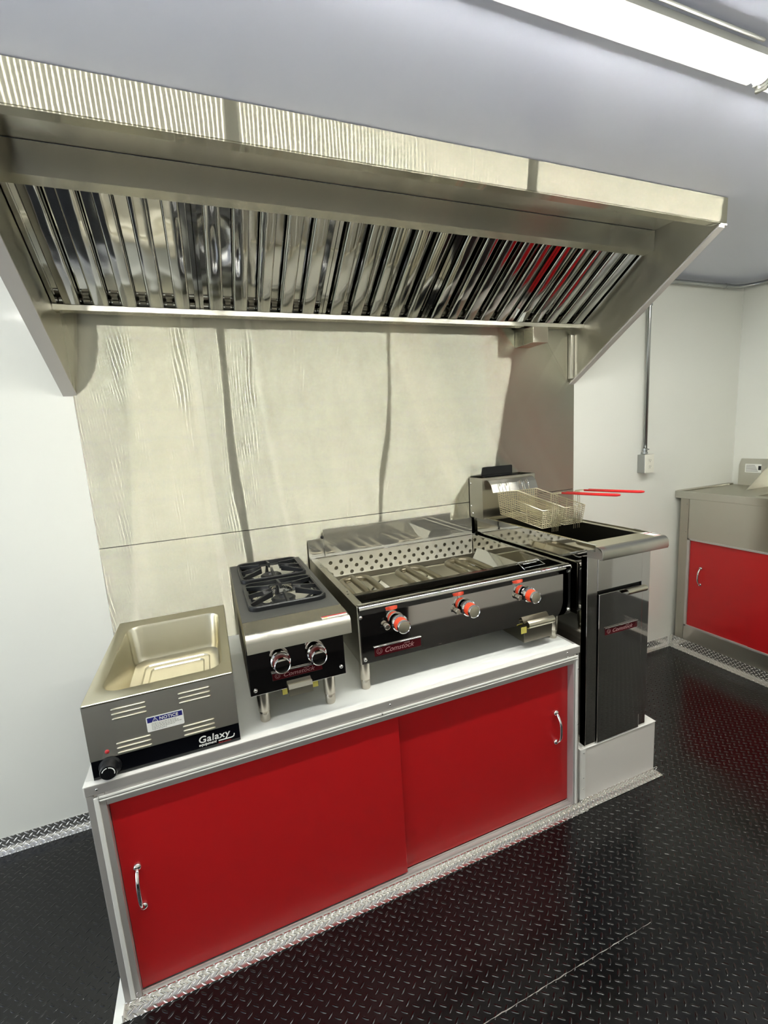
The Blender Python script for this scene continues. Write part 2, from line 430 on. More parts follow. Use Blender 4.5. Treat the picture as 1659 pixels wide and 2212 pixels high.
# baffle filters
P0 = Vector((0, -.458, 2.300)); P1 = Vector((0, -.100, 2.070)); dd = (P1-P0); LF = dd.length; dd.normalize()
nn = Vector((0, -.608, -.794)).normalized(); nn = (nn-dd*nn.dot(dd)).normalized()
def fpt(x, s, h): return Vector((x, 0, 0))+P0+dd*s+nn*h
FW = .4845
def make_filter(x0, lab):
    org = fpt(x0+FW/2, LF, 0)
    t = thing('baffle_filter', tuple(org), lab, 'grease filter', 'baffle filters in the hood')
    b = BM()
    def ext(prof, s0, s1):       # prof in (x,h)
        A = [b.verts.new(fpt(x0+p[0], s0, p[1])) for p in prof]; B = [b.verts.new(fpt(x0+p[0], s1, p[1])) for p in prof]
        n = len(prof)
        for i in range(n): b.faces.new([A[i], A[(i+1) % n], B[(i+1) % n], B[i]])
        b.faces.new(A[::-1]); b.faces.new(B)
    for (a, c) in ((0.001, .014), (FW-.014, FW-.001)):
        ext([(a, -.03), (c, -.03), (c, -.004), (a, -.004)], 0.002, LF-.002)
    for (s0, s1) in ((0.001, .012), (LF-.010, LF-.001)):
        ext([(.001, -.03), (FW-.001, -.03), (FW-.001, -.012), (.001, -.012)], s0, s1)
    obj('frame', b, BAFFLE, t)
    nb = 5; pitch = (FW-.03)/nb
    b = BM()
    for k in range(nb):
        c = .015+pitch*(k+.5); hw = .0265
        prof = [(c-hw, -.026), (c-hw+.001, -.026), (c-hw+.001, -.008)]
        outer = [(c-hw, -.026), (c-hw, -.007)] + arc(c-hw+.007, -.007, .007, 180, 90, 4)[1:] + arc(c+hw-.007, -.007, .007, 90, 0, 4) + [(c+hw, -.026)]
        inner = [(c+hw-.0015, -.026), (c+hw-.0015, -.007)] + [(c+hw-.007, -.0015), (c-hw+.007, -.0015)] + [(c-hw+.0015, -.007), (c-hw+.0015, -.026)]
        ext(outer+inner, .006, LF-.006)
    obj('front_baffles', b, BAFFLE, t, smooth=0.7)
    b = BM()
    for k in range(nb+1):
        c = .015+pitch*k; hw = .031
        a0, a1 = max(c-hw, .0145), min(c+hw, FW-.0145)
        prof = [(a0, -.020), (a0+.0015, -.020), (a0+.0015, -.0405), (a1-.0015, -.0405), (a1-.0015, -.020), (a1, -.020), (a1, -.042), (a0, -.042)]
        ext(prof, .008, LF-.030)
    obj('rear_baffles', b, BAFFLE, t)
    b = BM()
    for k in range(1, nb):
        c = .015+pitch*k
        ext([(c-.012, -.041), (c+.012, -.041), (c+.010, -.026), (c-.010, -.026)], LF-.028, LF-.012)
    ext([(.016, -.0405), (FW-.016, -.0405), (FW-.016, -.0415), (.016, -.0415)], LF-.029, LF-.011)
    obj('drain_tabs', b, DARKSTEEL, t)
for i, ww in enumerate(('leftmost baffle filter of polished steel, beside the hood\'s left side panel', 'second polished baffle filter from the left, above the hotplate',
                       'middle of the five polished baffle filters in the hood', 'fourth baffle filter from the left, above the charbroiler\'s right part',
                       'rightmost baffle filter, next to the hood\'s right side panel')):
    make_filter(HX0+.0015+i*(FW+.0005), ww)

# ================================================================== LIGHTS
def tube_light(x0, x1, lab):
    t = thing('tube_light', ((x0+x1)/2, -1.262, CEIL), lab, 'ceiling light', 'led tube lights in a row on the ceiling')
    b = BM(); prism(b, [(-1.300, CEIL-.0005), (-1.224, CEIL-.0005), (-1.222, CEIL-.018), (-1.232, CEIL-.020), (-1.236, CEIL-.012), (-1.288, CEIL-.012), (-1.292, CEIL-.020), (-1.302, CEIL-.018)], 'x', x0+.012, x1-.012)
    obj('housing', b, WHITE, t)
    b = BM(); pr = [(-1.262+.024*math.cos(math.radians(a)), CEIL-.0140+.020*math.sin(math.radians(a))) for a in range(180, 361, 15)]
    prism(b, pr, 'x', x0+.02, x1-.02)
    obj('led_tube', b, LED, t)
    for (a, c) in ((x0+.012, x0+.0195), (x1-.0195, x1-.012)):
        b = BM(); prism(b, arc(-1.262, CEIL-.0145, .0255, 180, 360, 10), 'x', a, c); obj('end_cap', b, WHITE, t)
tube_light(-.6, .6, 'led tube light on the ceiling, second from the left of its row')
tube_light(.6, 1.8, 'long glowing led tube light on the ceiling, left of the cable gap')
tube_light(1.8, 3.0, 'led tube light at the right picture edge, beyond the dark cable gap')
b = BM(); tube(b, [(1.775, -1.275, CEIL-.03), (1.79, -1.29, CEIL-.036), (1.80, -1.262, CEIL-.045), (1.81, -1.235, CEIL-.036), (1.825, -1.225, CEIL-.012)], .005, 8)
tag(obj('power_cable', b, GREYPR, smooth=3), 'short grey cable bridging the gap between two ceiling lights', 'cable')
b = BM(); tube(b, [(-.5, -1.316, CEIL-.006), (1.69, -1.316, CEIL-.006)], .0035, 8)  # white rod stands in for a reflected streak of lamp light
tag(obj('light_streak', b, WHITE, smooth=3), 'thin white rod drawn for the bright light streak above the tube light', 'light streak')

# ================================================================== CABINET + COUNTER
CX1 = 1.66
cab = thing('base_cabinet', (.83, -.4, FLOOR), 'low red and aluminium base cabinet with two sliding doors', 'cabinet')
b = BM(); box(b, .004, CX1-.002, -.770, -.35, .0035, .688); b2 = b
obj('carcass', b, ALU, cab)
b = BM()
box(b, 0, .017, -.812, -.36, FLOOR+.001, .664, .0015); box(b, .026, .043, -.812, -.771, FLOOR+.001, .664, .0015); box(b, .015, .028, -.806, -.775, FLOOR+.001, .664)
obj('left_post', b, ALU, cab)
b = BM(); box(b, .0165, .0275, -.8150, -.806, .003, .655, .001); obj('post_rib', b, ALU_L, cab)
b = BM()
box(b, 1.634, 1.646, -.812, -.771, FLOOR+.001, .664, .0015); box(b, 1.652, CX1, -.812, -.36, FLOOR+.001, .664, .0015); box(b, 1.644, 1.654, -.806, -.775, FLOOR+.001, .664)
obj('right_post', b, ALU, cab)
b = BM(); box(b, 1.6440, 1.6530, -.8150, -.806, .003, .655, .001); obj('post_rib', b, ALU_L, cab)
b = BM(); box(b, .0435, 1.6335, -.812, -.776, .626, .6655, .0015); obj('top_rail', b, ALU, cab)
b = BM(); box(b, .030, 1.652, -.8165, -.8125, .652, .658, .001); box(b, .030, 1.652, -.8165, -.8125, .644, .648, .001); obj('rail_rib', b, ALU_L, cab)
b = BM(); box(b, .0435, 1.6335, -.812, -.776, FLOOR+.001, -.003, .001); box(b, .0435, 1.6335, -.803, -.799, -.003, .004); box(b, .0435, 1.6335, -.785, -.782, -.003, .004)
obj('bottom_track', b, ALU, cab)
screws('screw', [(.030, -.8125, .675-.03), (.83, -.8165, .676-.02), (1.605, -.8125, .660), (1.656, -.812, .60), (1.656, -.812, .36), (.033, -.812, .015)], .0035, (0, -1, 0), CHROME, cab)
def pull(x, y, z0, z1, parent, axis='y', L=.027):
    """arched chrome pull standing off the door"""
    b = BM()
    d = Vector((0, -1, 0)) if axis == 'y' else Vector((-1, 0, 0))
    base = Vector((x, y, 0))
    pts = []; rad = []
    n = 14
    for k in range(n+1):
        t = k/n; z = z0+(z1-z0)*t
        h = L*(1-abs(2*t-1)**3.2)
        pts.append(base+Vector((0, 0, z))+d*(h+.003)); rad.append(.0055 if 0.25 < t < .75 else .0045+.001*abs(2*t-1))
    tube(b, pts, rad, 10)
    for z in (z0, z1):
        lathe(b, base+Vector((0, 0, z)), d, [(.0105, .0002), (.0115, .002), (.009, .006), (.0045, .009), (0, .0095)], 16)
    return obj('handle', b, CHROME, parent, smooth=3)
b = BM(); box(b, .0440, .893, -.795, -.788, .0045, .6255, .001); d1 = obj('door', b, RED, cab); tag(d1, 'red sliding door in front, on the left')
pull(.083, -.795, .272, .401, d1)
b = BM(); box(b, .852, 1.6335, -.780, -.773, .0045, .6255, .001); d2 = obj('door', b, RED, cab); tag(d2, 'red sliding door behind, on the right')
pull(1.574, -.780, .288, .416, d2)

ctr = thing('countertop', (.83, -.4, .689), 'white metal countertop with an aluminium edge trim, on the red cabinet', 'countertop')
b = BM(); box(b, .002, CX1-.001, -.808, -.006, .6885, .692); obj('top_sheet', b, COUNTER, ctr)
b = BM(); box(b, 0, CX1, -.814, -.8085, .666, .6925, .0012); obj('front_edge', b, ALU, ctr)
b = BM(); box(b, .0, CX1, -.8140, -.790, .6926, .6944, .0006); obj('front_trim', b, ALU_L, ctr)
b = BM(); box(b, -.003, .001, -.814, -.006, .666, .6945, .001); box(b, .001, .018, -.7895, -.006, .6922, .6942); obj('left_trim', b, ALU_L, ctr)
b = BM(); box(b, CX1, CX1+.003, -.814, -.006, .666, .6945, .001); box(b, CX1-.007, CX1-.0005, -.7895, -.006, .6922, .6942); obj('right_trim', b, ALU, ctr)
screws('screw', [(.028, -.814, .680), (.86, -.814, .679), (1.60, -.814, .680)], .0038, (0, -1, 0), CHROME, ctr)

# ================================================================== FOOD WARMER
wm = thing('food_warmer', (.207, -.5, .695), 'rectangular steel countertop food warmer with an empty pan and black base band', 'food warmer')
WX0, WX1, WY0, WY1, WZ = .021, .394, -.800, -.200, .910
b = BM(); box(b, WX0, WX1, WY0, WY1, .750, WZ-.004, .0015); ob = obj('housing', b, SATIN_D, wm)
bpy.data.objects.remove(ob)
b = BM()
for (x0, x1, y0, y1) in ((WX0, WX1, WY0, WY0+.002), (WX0, WX1, WY1-.002, WY1), (WX0, WX0+.002, WY0+.002, WY1-.002), (WX1-.002, WX1, WY0+.002, WY1-.002)):
    box(b, x0, x1, y0, y1, .751, WZ-.003)
obj('housing', b, SATIN_D, wm)
b = BM(); box(b, WX0+.0005, WX1-.0005, WY0+.0005, WY1-.0005, .6965, .7508, .001); base = obj('base_band', b, BLACKG, wm); tag(base, 'gloss black base band')
for (x, y) in ((WX0+.03, WY0+.04), (WX1-.03, WY0+.04), (WX0+.03, WY1-.03), (WX1-.03, WY1-.03)):
    b = BM(); lathe(b, (x, y, .6922), (0, 0, 1), [(0, 0), (.010, 0), (.011, .004), (0, .0045)], 14); obj('foot', b, BLACKP, wm)
b = BM()
def L3(L, z): return [(p[0], p[1], z) for p in L]
IX0, IX1, IY0, IY1 = .056, .369, -.748, -.262
n = 8
def outl(e): return rrect(WX0-e, WX1+e, WY0-e, WY1+e, .004+e, n)
def inn(e, z, r): return L3(rrect(IX0+e, IX1-e, IY0+e, IY1-e, r, n), z)
loft(b, [L3(outl(.0005), WZ-.006), L3(outl(.001), WZ-.002), L3(outl(-.001), WZ), inn(-.004, WZ, .050), inn(0, WZ-.002, .048), inn(.004, WZ-.012, .046), inn(.010, WZ-.115, .044), inn(.016, WZ-.131, .042),
         inn(.030, WZ-.140, .034), inn(.046, WZ-.141, .028), inn(.050, WZ-.146, .024), inn(.066, WZ-.148, .02), inn(.070, WZ-.153, .018)], capB=True)
obj('pan', b, SATIN, wm, smooth=0.6)
for (x0, z0) in ((.085, .882), (.247, .882), (.085, .784), (.248, .783)):
    b = BM()
    for k in range(3):
        z = z0-k*.0135
        tube(b, [(x0+.001, WY0+.001, z), (x0+.006, WY0-.0008, z), (x0+.077, WY0-.0008, z), (x0+.082, WY0+.001, z)], .0022, 8)
    obj('vent_louvres', b, SATIN, wm, smooth=3)
yF = WY0-.0006
b = BM(); prism(b, rrect(.162, .254, .793, .836, .003, 3), 'y', yF, WY0-.0001); st = obj('notice_label', b, WHITE, wm); tag(st, 'white and blue notice sticker')
b = BM(); box(b, .1645, .2515, yF-.0003, yF, .8195, .8335); obj('blue_band', b, BLUE, st)
text('lettering', 'NOTICE', .0125, (.194, yF-.0005, .8222), LETTER, st, bold=.0002, space=1.05)
b = BM(); tri = [(.1765, .8205), (.1905, .8205), (.1835, .8325)]
for i in range(3):
    p, q = tri[i], tri[(i+1) % 3]; tube(b, [(p[0], yF-.0004, p[1]), (q[0], yF-.0004, q[1])], .0006, 5)
tube(b, [(.1835, yF-.0004, .8235), (.1835, yF-.0004, .8290)], .0006, 5); obj('warning_triangle', b, LETTER, st)
b = BM()
for k in range(5):
    z = .8150-.0042*k; x = .174
    while x < .174+(.060, .066, .070, .058, .036)[k]:
        wd = random.uniform(.002, .006); box(b, x, x+wd, yF-.0003, yF, z-.0006, z+.0006); x += wd+.0014
obj('small_print', b, GREYPR, st)
text('brand_lettering', 'Galaxy', .0285, (.281, WY0-.0004, .7195), LETTER, base, shear=.12, bold=.0004, sx=1.02, space=1.06)
text('brand_lettering', 'equipment', .0110, (.281, WY0-.0004, .7100), LETTER, base, shear=.25, bold=.0002)
b = BM(); tube(b, [(.334, WY0-.0004, .7125), (.370, WY0-.0004, .7125), (.376, WY0-.0004, .7145), (.378, WY0-.0004, .722)], .0014, 6); obj('swash', b, LETTER, base)
text('small_print', 'Food warmer', .0062, (.333, WY0-.0004, .7040), REDPR, base, shear=.25)
b = BM(); lathe(b, (.062, WY0, .769), (0, -1, 0), [(.0055, 0), (.0055, .001), (.0045, .0022), (0, .003)], 16); obj('indicator_lamp', b, REDPR, wm, smooth=3)
kn = BM(); lathe(kn, (.064, WY0, .727), (0, -1, 0), [(.022, 0), (.027, .001), (.027, .004), (.023, .006), (.021, .026), (.019, .030), (0, .030)], 28)
kb = obj('thermostat_knob', kn, BLACKP, wm, smooth=0.7)
b = BM(); tube(b, [(.064+.0145*math.cos(a), WY0-.0302, .727+.0145*math.sin(a)) for a in [math.radians(-20+10*k) for k in range(19)]], .0012, 6); obj('dial_marking', b, LETTER, kb)
b = BM(); box(b, .0625, .0655, WY0-.0315, WY0-.030, .710, .744); obj('pointer_ridge', b, BLACKP, kb)

# ================================================================== knobs / legs shared
def knob(parent, x, y, z, r, grip, cap, k=1.0):
    a = (0, -1, 0)
    b = BM(); lathe(b, (x, y, z), a, [(r*.75, 0), (r*.9, .002), (r*.9, .010), (r*1.22, .012), (r*1.22, .018), (r*1.08, .021), (r*.9, .0215)], 36)
    kn = obj('knob', b, CHROME, parent, smooth=0.6)
    b = BM(); lathe(b, (x, y, z), a, [(r*.98, .0216), (r*1.0, .024), (r*.96, .040*k), (r*.90, .0415*k)], 36); obj('grip_band', b, grip, kn, smooth=0.6)
    b = BM(); lathe(b, (x, y, z), a, [(r*.88, .0418*k), (r*.97, .043*k), (r*.97, .051*k), (r*.90, .0525*k), (r*.86, .0512*k)], 36); obj('cap_ring', b, CHROME, kn, smooth=0.6)
    b = BM(); lathe(b, (x, y, z), a, [(r*.86, .0508*k), (r*.55, .0516*k), (0, .0518*k)], 36); obj('cap_face', b, cap, kn, smooth=3)
    b = BM()
    for q in range(-3, 4):
        an = math.radians(90+q*24); rr = r*1.15
        box(b, x+rr*math.cos(an)-.001, x+rr*math.cos(an)+.001, y-.0195, y-.018, z+rr*math.sin(an)-.0012, z+rr*math.sin(an)+.0012)
    obj('dial_marks', b, BLACKP, kn)
    return kn
def leg(parent, x, y, z1, r=.0185):
    z0 = .6923
    b = BM(); lathe(b, (x, y, z0), (0, 0, 1), [(0, 0), (r*.80, 0), (r*.88, .004), (r*.90, .030), (r*.82, .034), (r, .036), (r*1.08, z1-z0-.012), (r*1.15, z1-z0)], 24)
    return obj('leg', b, TUBE2, parent, smooth=0.5)
TUBE2 = principled('leg_steel', srgb(196, 190, 178), 0.24, metal=1.0, var=0.06)
def badge(parent, x0, x1, y, z0, z1, txt, sub):
    b = BM(); box(b, x0, x1, y-.002, y-.0001, z0, z1, .0006); bd = obj('badge', b, MAROON, parent); tag(bd, 'maroon badge with silver script')
    b = BM(); box(b, x0-.002, x1+.001, y-.005, y-.0021, z1-.002, z1+.002, .0005); box(b, x0, x1, y-.003, y-.0021, z0-.001, z0+.001); obj('badge_edge', b, CHROME, bd)
    h = z1-z0; L = x1-x0
    text('script', txt, h*.72, (x0+L*.20, y-.0023, z0+h*.24), LETTER_P, bd, shear=.35, bold=.0001, sx=L*.62/(h*.72*len(txt)*.52))
    text('script', sub, h*.30, (x0+L*.62, y-.0023, z0+h*.68), LETTER_P, bd, shear=.3)
    b = BM(); cx, cz = x0+L*.10, z0+h*.52
    for rr in (h*.30, h*.16): tube(b, [(cx+rr*math.cos(2*PI*k/12), y-.0023, cz+rr*math.sin(2*PI*k/12)) for k in range(12)], .0005, 4, closed=True)
    obj('crest', b, LETTER_P, bd)

# ================================================================== HOTPLATE
hp = thing('gas_hotplate', (.587, -.42, .692), 'two-burner countertop gas hotplate with black cast iron grates, beside the food warmer', 'hotplate')
HP0, HP1, HPF, HPB, HZ = .437, .736, -.755, -.075, 1.030
b = BM(); box(b, HP0, HP0+.003, HPF+.001, HPB, .795, HZ-.006); box(b, HP1-.003, HP1, HPF+.001, HPB, .795, HZ-.006); box(b, HP0+.003, HP1-.003, HPB-.003, HPB, .795, HZ-.006); box(b, HP0+.003, HP1-.003, HPF+.002, HPB-.003, .797, .800)
obj('body', b, STEEL_Z, hp)
b = BM(); box(b, HP0, HP1, HPF-.003, HPF, .795, .985, .001); obj('front_panel', b, MIRROR_F, hp)
b = BM()
prof = [(HPF, HZ-.002), (-.842, HZ-.002)] + [(-.842+.022*math.sin(math.radians(t)), HZ-.024+.022*math.cos(math.radians(t))) for t in ()]
prof += [(-.842-.020*math.sin(math.radians(t)), HZ-.022+.020*math.cos(math.radians(t))) for t in (15, 30, 45, 60, 75, 90)] + [(-.8625, .978), (-.850, .974)]
sheet(b, prof, 'x', HP0, HP1, .003)
sh = obj('bullnose_shelf', b, STEEL_X, hp, smooth=0.5)
for xx in (HP0+.001, HP1-.001):
    pass
b = BM()
for xa, xb_ in ((HP0+.0003, HP0+.002), (HP1-.002, HP1-.0003)):
    b2 = BM(); prism(b2, [(HPF, HZ-.005), (-.84, HZ-.005), (-.8595, HZ-.02), (-.860, .978), (HPF-.003, .978)], 'x', xa, xb_); obj('shelf_end', b2, STEEL_Z, hp)
b.free()
# black top with two openings
b = BM(); y0, y1 = HPF+.002, HPB
ops_ = [(.480, .698, -.675, -.425), (.480, .698, -.365, -.120)]
xs = (HP0, .480, .698, HP1)
box(b, HP0, .480, y0, y1, HZ-.005, HZ); box(b, .698, HP1, y0, y1, HZ-.005, HZ)
for (ya, yb) in ((y0, -.675), (-.425, -.365), (-.120, y1)): box(b, .480, .698, ya, yb, HZ-.005, HZ)
box(b, HP0, HP1, y0-.002, y0, HZ-.010, HZ)
obj('cooktop', b, BLACKMAT, hp)
for (xa, xb_, ya, yb) in ops_:
    cx, cy = (xa+xb_)/2, (ya+yb)/2
    b = BM()
    loft(b, [[(cx+(xb_-xa)*.5*s*c_, cy+(yb-ya)*.5*s*s_, z) for c_, s_ in [(math.cos(2*PI*k/36), math.sin(2*PI*k/36)) for k in range(36)]] for s, z in ((.98, HZ-.005), (.95, HZ-.006), (.80, HZ-.022), (.55, HZ-.036), (.40, HZ-.038))], capB=True)
    obj('burner_bowl', b, CHROME, hp, smooth=0.8)
    b = BM(); lathe(b, (cx, cy, HZ-.037), (0, 0, 1), [(.030, 0), (.034, .010), (.040, .014), (.042, .022), (.034, .027), (.016, .026), (.012, .018), (0, .018)], 32)
    bn = obj('burner_head', b, IRON, hp, smooth=0.6)
    b = BM(); tube(b, [(cx, cy-.035, HZ-.028), (cx, cy-.12, HZ-.032)], .009, 10); obj('pilot_tube', b, TUBE, bn, smooth=3)
    # grate
    gx0, gx1, gy0, gy1 = xa-.016, xb_+.015, ya-.012, yb+.012
    z0, z1 = HZ+.0005, HZ+.016
    b = BM()
    O = rrect(gx0, gx1, gy0, gy1, .03, 5); I = rrect(gx0+.010, gx1-.010, gy0+.010, gy1-.010, .022, 5)
    Om = rrect(gx0+.003, gx1-.003, gy0+.003, gy1-.003, .028, 5)
    loft(b, [L3(O, z0), L3(O, z1-.003), L3(Om, z1), L3(I, z1-.001), L3(I, z0), L3(O, z0)])
    def bar(p, q, wd=.0075, zb=0.0):
        p = Vector((p[0], p[1], 0)); q = Vector((q[0], q[1], 0)); d = (q-p).normalized(); nrm = Vector((-d.y, d.x, 0))*wd/2
        P = []
        for (c_, zl, zt) in ((p, z0+.002, z1-.001), (q, z0+.006, z1+.010)):
            P.append([c_-nrm+Vector((0, 0, zl)), c_+nrm+Vector((0, 0, zl)), c_+nrm+Vector((0, 0, zt)), c_-nrm+Vector((0, 0, zt))])
        A, B = P
        quadbox(b, [A[0], A[1], B[1], B[0], A[3], A[2], B[2], B[3]])
    e = .006
    mx, my = (gx0+gx1)/2, (gy0+gy1)/2
    bar((mx, gy1-e), (mx, my+.038)); bar((mx, gy0+e), (mx, my-.038))
    bar((gx0+e, my), (mx-.036, my)); bar((gx1-e, my), (mx+.036, my))
    for sx in (-1, 1):
        for sy in (-1, 1):
            bar((mx+sx*((gx1-gx0)/2-e), my+sy*((gy1-gy0)/2-.042)), (mx+sx*.040, my+sy*.034))
    obj('grate', b, IRON, hp, smooth=0.4)
knob(hp, .533, HPF-.003, .896, .0245, REDKNOB, MIRROR)
knob(hp, .644, HPF-.003, .894, .0245, REDKNOB, MIRROR)
badge(hp, .505, .660, HPF-.003, .830, .856, 'Comstock', 'castle')
for x in (.474, .684):
    for y in (-.728, -.12): leg(hp, x, y, .797)
screws('bolt', [(.452, HPF-.003, .812), (.722, HPF-.003, .822)], .0065, (0, -1, 0), CHROME, hp)
b = BM(); sheet(b, [(-.758, .806), (-.772, .810), (-.780, .800), (-.776, .776), (-.764, .772)], 'x', .548, .622, .002); obj('drip_tray_handle', b, SATIN, hp, smooth=0.6)
b = BM(); box(b, .530, .645, -.752, -.20, .776, .7945); obj('drip_tray', b, DARKSTEEL, hp)
for xa, xb_ in ((.531, .546), (.626, .643)):
    b = BM(); box(b, xa, xb_, -.7545, -.7522, .774, .792); obj('tape_mark', b, YELLOW, hp)
b = BM(); box(b, .655, .732, -.862+.014, -.829, HZ, HZ+.0004); lb = obj('warning_label', b, LETTER, hp); tag(lb, 'red and white warning sticker')
b = BM(); box(b, .6555, .7315, -.837, -.8295, HZ+.0004, HZ+.0007); obj('red_header', b, REDPR, lb)
b = BM()
for k in range(3): box(b, .676+.019*k, .6770+.019*k, -.847, -.8375, HZ+.0004, HZ+.0007)
for k in range(3):
    for j in range(2): box(b, .680+.019*k, .691+.019*k, -.8415-.003*j, -.8407-.003*j, HZ+.0004, HZ+.0007)
obj('small_print', b, GREYPR, lb)
b = BM(); box(b, .660, .672, -.8455, -.8395, HZ+.0004, HZ+.0007); obj('yellow_patch', b, YELLOW, lb)

# ================================================================== CHARBROILER
cb = thing('charbroiler', (1.24, -.37, .692), 'wide three-burner charbroiler with grates removed, mirror front and orange knobs', 'charbroiler')
BX0, BX1, BF, BB, BZ = .795, 1.690, -.732, -.020, 1.0
ip = .028
b = BM()
box(b, BX0, BX0+ip, BF, BB, .795, BZ, .0015); obj('side_panel', b, STEEL_X, cb)
b = BM(); box(b, BX1-ip*.55, BX1, BF, BB, .795, BZ, .0015); obj('side_panel', b, MIRROR, cb)
for (x, y) in ((BX0+.012, -.60), (BX0+.018, -.57), (BX0+.012, -.20), (BX0+.018, -.17)):
    b = BM(); lathe(b, (x, y, BZ-.0002), (0, 0, 1), [(0, .0006), (.0035, .0006), (.0035, 0)], 10); obj('rivet_hole', b, DARK, cb)
b = BM()
fp = [(BF+.020, BZ-.004), (BF+.012, BZ+.002), (BF+.002, BZ+.002), (BF-.008, BZ-.003), (BF-.011, BZ-.010), (BF-.009, BZ-.018), (BF-.004, BZ-.030), (BF-.004, BZ-.034), (BF-.004, .850), (BF-.0036, .838), (BF-.0026, .822), (BF-.001, .806), (BF+.0005, .796), (BF+.012, .795)]
sheet(b, fp, 'x', BX0+.006, BX1-.004, .002); obj('front_panel', b, MIRROR_F, cb, smooth=0.9)
# perforated rear wall
def holes_panel(bm, x0, x1, z0, z1, y, nx, nz, r):
    cw = (x1-x0)/nx; ch = (z1-z0)/nz; n = 16
    for i in range(nx):
        for j in range(nz):
            cx = x0+cw*(i+.5); cz = z0+ch*(j+.5)
            if (i+j) % 2:
                bm.faces.new([bm.verts.new((cx+a*cw/2, y, cz+c*ch/2)) for a, c in ((-1, -1), (1, -1), (1, 1), (-1, 1))]); continue
            sq = []; ci = []
            for k in range(n):
                a = 2*PI*k/n
                c_, s_ = math.cos(a), math.sin(a); m = max(abs(c_), abs(s_))
                sq.append(bm.verts.new((cx+c_/m*cw/2, y, cz+s_/m*ch/2)))
                ci.append(bm.verts.new((cx+c_*r, y, cz+s_*r)))
            di = [bm.verts.new((v.co.x, y+.004, v.co.z)) for v in ci]
            for k in range(n):
                k2 = (k+1) % n
                bm.faces.new([sq[k], sq[k2], ci[k2], ci[k]]); bm.faces.new([ci[k], ci[k2], di[k2], di[k]])
    bmesh.ops.remove_doubles(bm, verts=bm.verts[:], dist=.0002)
b = BM(); holes_panel(b, BX0+ip+.002, BX1-.018, .896, .982, -.045, 33, 3, .0095); box(b, BX0+ip, BX1-.016, -.046, -.044, .980, BZ-.002)
obj('perforated_back', b, BRIGHT, cb)
b = BM(); box(b, BX0+ip, BX1-.016, -.038, -.036, .80, BZ-.004); obj('inner_back', b, DARKSTEEL, cb)
b = BM(); box(b, BX0, BX1, -.050, -.018, BZ, BZ+.005, .001); obj('back_rim', b, CHROME, cb)
b = BM(); box(b, BX0+ip, BX1-.016, -.60, -.046, .862, .866); obj('tray_floor', b, BRIGHT, cb)
b = BM(); box(b, BX0+ip, BX1-.016, -.262, -.246, .866, .935, .001); obj('burner_rest', b, SATIN, cb)
b = BM(); sheet(b, [(-.595, .915), (-.604, .920), (-.606, .999), (-.612, BZ+.001), (-.620, BZ-.004)], 'x', BX0+ip, BX1-.016, .002); obj('front_inner_rail', b, MIRROR, cb)
b = BM(); box(b, BX0+ip, BX1-.016, BF+.004, -.607, .905, .909); obj('trough_floor', b, DARK, cb)
# three-pronged burners
for c_ in (.926, 1.186, 1.436):
    g = .061; zt = .945
    b = BM()
    tube(b, [(c_, -.595, zt-.012), (c_, -.45, zt), (c_, -.29, zt), (c_, -.262, zt+.002), (c_-.0, -.247, zt-.004)], .0135, 12)
    for s in (-1, 1):
        pts = [(c_+s*g, -.595, zt-.012), (c_+s*g, -.45, zt), (c_+s*g, -.31, zt)] + [(c_+s*(g-.038+.038*math.cos(math.radians(t))), -.31+.038*math.sin(math.radians(t)), zt) for t in (20, 40, 60, 80, 100)] + [(c_+s*.008, -.268, zt)]
        tube(b, pts, .0135, 12)
    obj('burner', b, TUBE, cb, smooth=3)
for c_ in (.835, 1.056, 1.311, 1.53):
    b = BM(); sheet(b, [(c_-.048, .870), (c_, .915), (c_+.048, .870)] if c_ > .9 and c_ < 1.5 else ([(c_-.004, .915), (c_+.045, .870)] if c_ < .9 else [(c_-.04, .870), (c_+.012, .930)]), 'y', -.59, -.27, .002)
    obj('heat_deflector', b, BRIGHT, cb)
b = BM(); sheet(b, [(1.50, .905), (1.525, .93), (1.558, .990)], 'y', -.60, -.272, .002); obj('end_deflector', b, MIRROR, cb)
b = BM()
tube(b, [(1.518, -.671, BZ-.012), (1.523, -.618, BZ+.004), (1.624, -.618, BZ+.004), (1.619, -.667, BZ-.004), (1.518, -.671, BZ-.004)], .002, 6)
tube(b, [(1.535, -.64, BZ+.001), (1.60, -.64, BZ+.001)], .002, 6)
obj('lift_handle', b, CHROME, cb, smooth=3)
